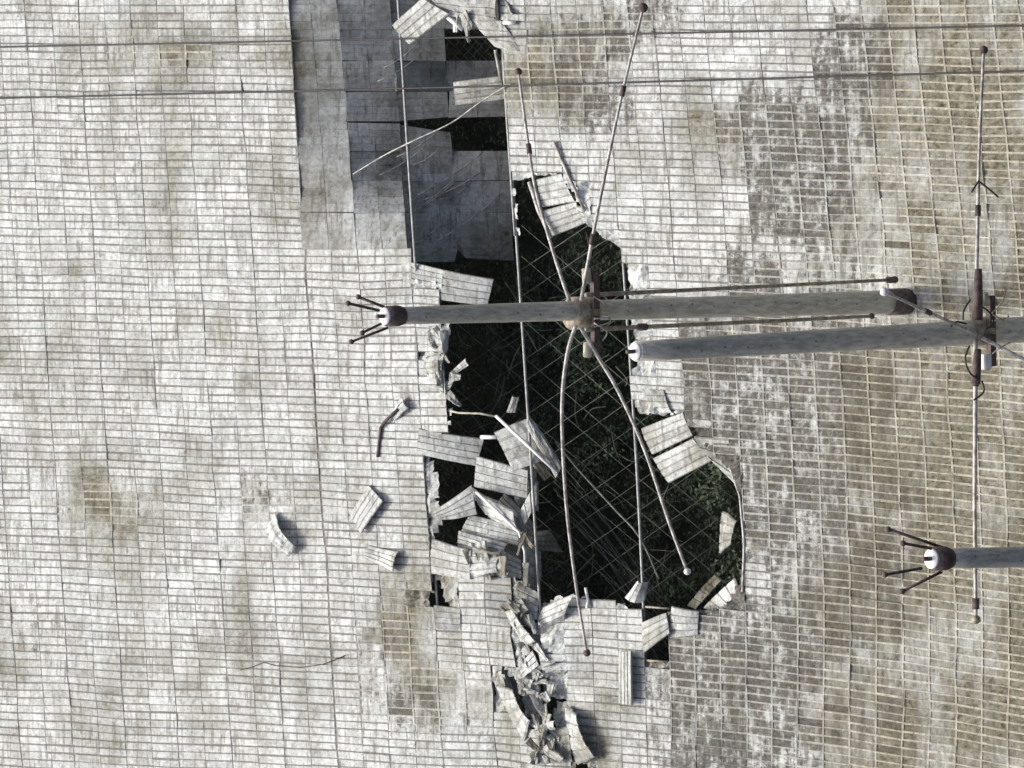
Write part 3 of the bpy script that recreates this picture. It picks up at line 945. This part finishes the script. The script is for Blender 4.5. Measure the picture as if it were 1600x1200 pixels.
for i in range(230):
    px = rv.uniform(650, 1190); py = rv.uniform(-20, 1000)
    h = rv.uniform(-5.2, -3.6)
    if py < 440 and px < 850: continue
    a = rv.uniform(0, 6.28); L = rv.uniform(25, 80)
    pts = [P(px, py, h), P(px + math.cos(a) * L * .5 + rv.gauss(0, 5), py + math.sin(a) * L * .5 + rv.gauss(0, 5), h + .3),
           P(px + math.cos(a) * L, py + math.sin(a) * L, h + rv.uniform(-.2, .4))]
    tv, tf = tube_geo(smooth_path(pts, 3), rv.uniform(.010, .022), 4, False)
    k = len(V); V += tv; F += [tuple(x + k for x in q) for q in tf]
mesh_obj('dry_stems', V, F, MAT_TWIG, kind='stuff', label='tangle of thin dry stems in the undergrowth', cat='stems')


# ------------------------------------------------------------------ antenna masts
def empty(name, loc, label, cat, group=None):
    o = bpy.data.objects.new(name, None)
    COL.objects.link(o)
    o.location = loc
    o['label'] = label; o['category'] = cat
    if group: o['group'] = group
    return o


def mast(base_px, top_px, w_base, w_top, label, rods, segs=()):
    B = P(base_px[0], base_px[1], -0.1)
    bpy.context.view_layer.update()
    root = empty('antenna_mast', B, label, 'antenna mast', 'tapered antenna masts')
    T = Q(top_px[0], top_px[1], B.y)
    ax = (T - B)
    n = 16
    pts = [B + ax * (i / n) for i in range(n + 1)]
    rad = [(w_base + (w_top - w_base) * i / n) / PXM / 2 for i in range(n + 1)]
    tube('pole', pts, rad, MAT_POLE, root, sides=16)
    axn = ax.normalized()
    # foot plinth and its flange
    tube('foot_collar', [B - axn * .3, B + axn * .75], rad[0] * 1.06 + .02, MAT_DARK, root, sides=16)
    # step bolts and access holes along the side that faces the camera
    sidev = axn.cross(Vector((0, 1, 0))).normalized()
    front = Vector((0, -1, 0))
    for i in range(1, 24):
        p = B + ax * (i / 24.5)
        rr = (w_base + (w_top - w_base) * i / 24.5) / PXM / 2
        dirv = (front + sidev * random.uniform(-.35, .35)).normalized()
        tube('step_bolt', [p + dirv * rr * .9, p + dirv * (rr + .04)], .026, MAT_RODB, root, sides=6)
    # top collar, white cap plate and lightning rods
    rt = rad[-1]
    if rods:
        tube('top_collar', [T - axn * .55, T - axn * .42, T - axn * .02], [rt * 1.03, rt * 1.2, rt * 1.2], MAT_DARK, root, sides=16)
    cap = tube('cap_plate', [T - axn * .02, T + axn * .06], rt * (1.0 if rods else .88), MAT_CAP, root, sides=18)
    tube('cap_stud', [T + axn * .06, T + axn * .3], .06, MAT_DARK, cap, sides=6)
    for (ax_, ay_, bx_, by_, dy) in rods:
        a = Q(ax_, ay_, B.y + dy * .3); b = Q(bx_, by_, B.y + dy)
        rd = tube('top_rod', [a, b], .04, MAT_DARK, root, sides=6)
        ball('rod_tip', b, .075, MAT_DARK, rd)
    return root, B, T, axn


def arm(root, B, pts, dy, rad, mat, tip, knuckles=(), tiprad=.16):
    tiprad *= .85
    """dipole arm through photo points; dy = how far its tip stands from the mast's plane"""
    n = len(pts)
    L = [0]
    for i in range(1, n):
        L.append(L[-1] + math.hypot(pts[i][0] - pts[i - 1][0], pts[i][1] - pts[i - 1][1]))
    W3 = [Q(p[0], p[1], B.y - .45 + (dy + .45) * L[i] / L[-1]) for i, p in enumerate(pts)]
    path = smooth_path(W3, 5) if n > 2 else W3
    m_ = len(path)
    rr = [rad * (1.1 - .3 * i / (m_ - 1)) for i in range(m_)]
    o = tube('dipole_arm', path, rr, mat, root, sides=8)
    d = (W3[-1] - W3[-2]).normalized()
    if tip is not None:
        ball('end_ball', W3[-1], tiprad, tip, o)
    for t in knuckles:
        k = min(m_ - 2, int(t * (m_ - 1)))
        tt = t * (m_ - 1) - k
        p = path[k].lerp(path[k + 1], tt)
        dd = (path[k + 1] - path[k]).normalized()
        tube('joint_sleeve', [p - dd * .15, p + dd * .15], rad * 1.6, MAT_DARK, o, sides=8)
    return o


m1, B1, T1, A1 = mast((1418, 471), (603, 494), 35, 23, 'grey mast crossing the hole with four dark prongs on its white-capped top',
                      [(606, 482, 560, 464, .4), (592, 485, 544, 474, -.3), (595, 506, 566, 520, -.4), (606, 512, 549, 534, .4)])
arm(m1, B1, [(908, 470), (930, 350), (968, 165), (1005, 12)], -2.5, .048, MAT_ROD, MAT_DARK, (.28, .71))
arm(m1, B1, [(890, 470), (868, 405), (838, 300), (824, 215), (810, 112)], 2.5, .048, MAT_ROD, MAT_DARK, (.70,), .13)
arm(m1, B1, [(900, 508), (886, 555), (878, 640), (884, 780), (900, 915), (917, 1020)], 2.0, .052, MAT_ROD, MAT_DARK, (), .13)
arm(m1, B1, [(908, 512), (936, 560), (968, 615), (1008, 705), (1045, 815), (1074, 893)], -2.0, .052, MAT_ROD, MAT_CAP, (), .12)
arm(m1, B1, [(915, 461), (1000, 457), (1200, 447), (1398, 437)], -.5, .06, MAT_RODB, MAT_DARK, (.985,), .13)
arm(m1, B1, [(915, 515), (1000, 511), (1200, 502), (1362, 494)], -.5, .062, MAT_RODB, MAT_DARK, (.34,), .11)
H1 = Q(908, 489, B1.y)
SX = Vector((1, 0, 0)); FR = Vector((0, -1, 0))


def boxpart(name, c, ax, ay, az, mat, root):
    V, F = box_geo(c, ax, ay, az)
    return mesh_obj(name, V, F, mat, parent=root)


def hub(root, c, axn, k=1.0, box=False):
    tube('hub_collar', [c - axn * .35, c + axn * .35], .46 * k, MAT_RODB, root, sides=14)
    sv = SX
    for sgn in (-1, 1):
        boxpart('clamp_plate', c + FR * .50 * k + sv * sgn * .62 * k - axn * .12, sv * .52 * k, axn * .10, FR * .09, MAT_DARK, root)
        tube('insulator', [c + sv * sgn * .85 * k + FR * .40 + axn * .05, c + sv * sgn * 1.22 * k + FR * .45 + axn * .14], [.15, .12], MAT_INS, root, sides=10)
    for j in range(4):
        a0 = c + sv * random.uniform(-.7, .7) + FR * .6
        b0 = a0 + sv * random.uniform(-.7, .7) - axn * random.uniform(.2, .9)
        mid = (a0 + b0) / 2 + FR * .25 + axn * random.uniform(-.3, .3)
        tube('feed_lead', smooth_path([a0, mid, b0], 5), .022, MAT_RODB if j % 2 else MAT_ROD, root, sides=5)


hub(m1, H1, A1)

m2, B2, T2, A2 = mast((1812, 503), (994, 549), 39, 26, 'grey mast with a bare white-capped top ending beside the hole', [])
arm(m2, B2, [(1524, 500), (1527, 380), (1530, 240), (1537, 78)], 0.5, .052, MAT_ROD, MAT_DARK, (.46,), .15)
arm(m2, B2, [(1524, 530), (1524, 640), (1523, 800), (1525, 968)], -0.5, .062, MAT_ROD, MAT_RODB, (.22, .93), .15)
arm(m2, B2, [(1525, 522), (1482, 502), (1440, 483), (1382, 456)], -2.5, .05, MAT_ROD, MAT_CAP, (.6,), .14)
arm(m2, B2, [(1535, 528), (1570, 546), (1605, 564), (1690, 606)], -2.5, .052, MAT_ROD, MAT_CAP, (), .14)
H2 = Q(1527, 518, B2.y)
hub(m2, H2, A2, .85)
fr2 = B2.y - .7
for (a, b, wd) in (((1529, 420), (1527, 500), .16), ((1528, 545), (1524, 600), .15)):
    pa, pb = Q(a[0], a[1], fr2), Q(b[0], b[1], fr2)
    d = (pb - pa)
    tube('arm_socket', [pa, pa + d * .5, pb], [wd * .6, wd * .85, wd * .95], MAT_DARK, m2, sides=8)
pb = Q(1541, 565, fr2)
boxpart('junction_box', pb, Vector((.20, 0, 0)), A2 * .10, FR * .1, MAT_CAP, m2)
for pts in ([(1515, 540), (1508, 560), (1515, 582), (1528, 592)], [(1536, 480), (1548, 490), (1552, 505), (1540, 515)], [(1505, 500), (1506, 485), (1516, 468)], [(1486, 510), (1495, 503), (1510, 506)],
            [(1534, 595), (1537, 612), (1522, 625)], [(1529, 283), (1545, 295), (1560, 308)], [(1529, 283), (1518, 300)]):
    tube('feed_lead', smooth_path([Q(p[0], p[1], fr2 - .1) for p in pts], 5), .028, MAT_CABLE_D, m2, sides=5)

m3, B3, T3, A3 = mast((2268, 858), (1457, 873), 36, 24, 'grey mast at the right edge of the picture with four dark prongs',
                      [(1474, 856, 1388, 827, .5), (1455, 857, 1411, 849, -.3), (1440, 888, 1383, 898, -.4), (1472, 893, 1410, 924, .5)])
H3 = Q(1960, 864, B3.y)
hub(m3, H3, A3)
arm(m3, B3, [(1958, 850), (1966, 640), (1975, 430)], .5, .07, MAT_ROD, MAT_DARK)
arm(m3, B3, [(1958, 880), (1958, 1080), (1962, 1300)], -.5, .07, MAT_ROD, MAT_DARK)

# ------------------------------------------------------------------ overhead cables
tube('overhead_cable', [P(-500, 84, .5), P(0, 73.5, .5), P(800, 57, .45), P(1600, 40, .5), P(2300, 24, .5)], .03, MAT_CABLE_D, label='upper of two dark cables stretched across the top of the picture', cat='cable', group='overhead cables')
tube('overhead_cable', [P(-500, 163, .5), P(0, 153.5, .5), P(800, 134, .45), P(1600, 111, .5), P(2300, 91, .5)], .032, MAT_CABLE_D, label='lower of two dark cables stretched across the top of the picture', cat='cable', group='overhead cables')
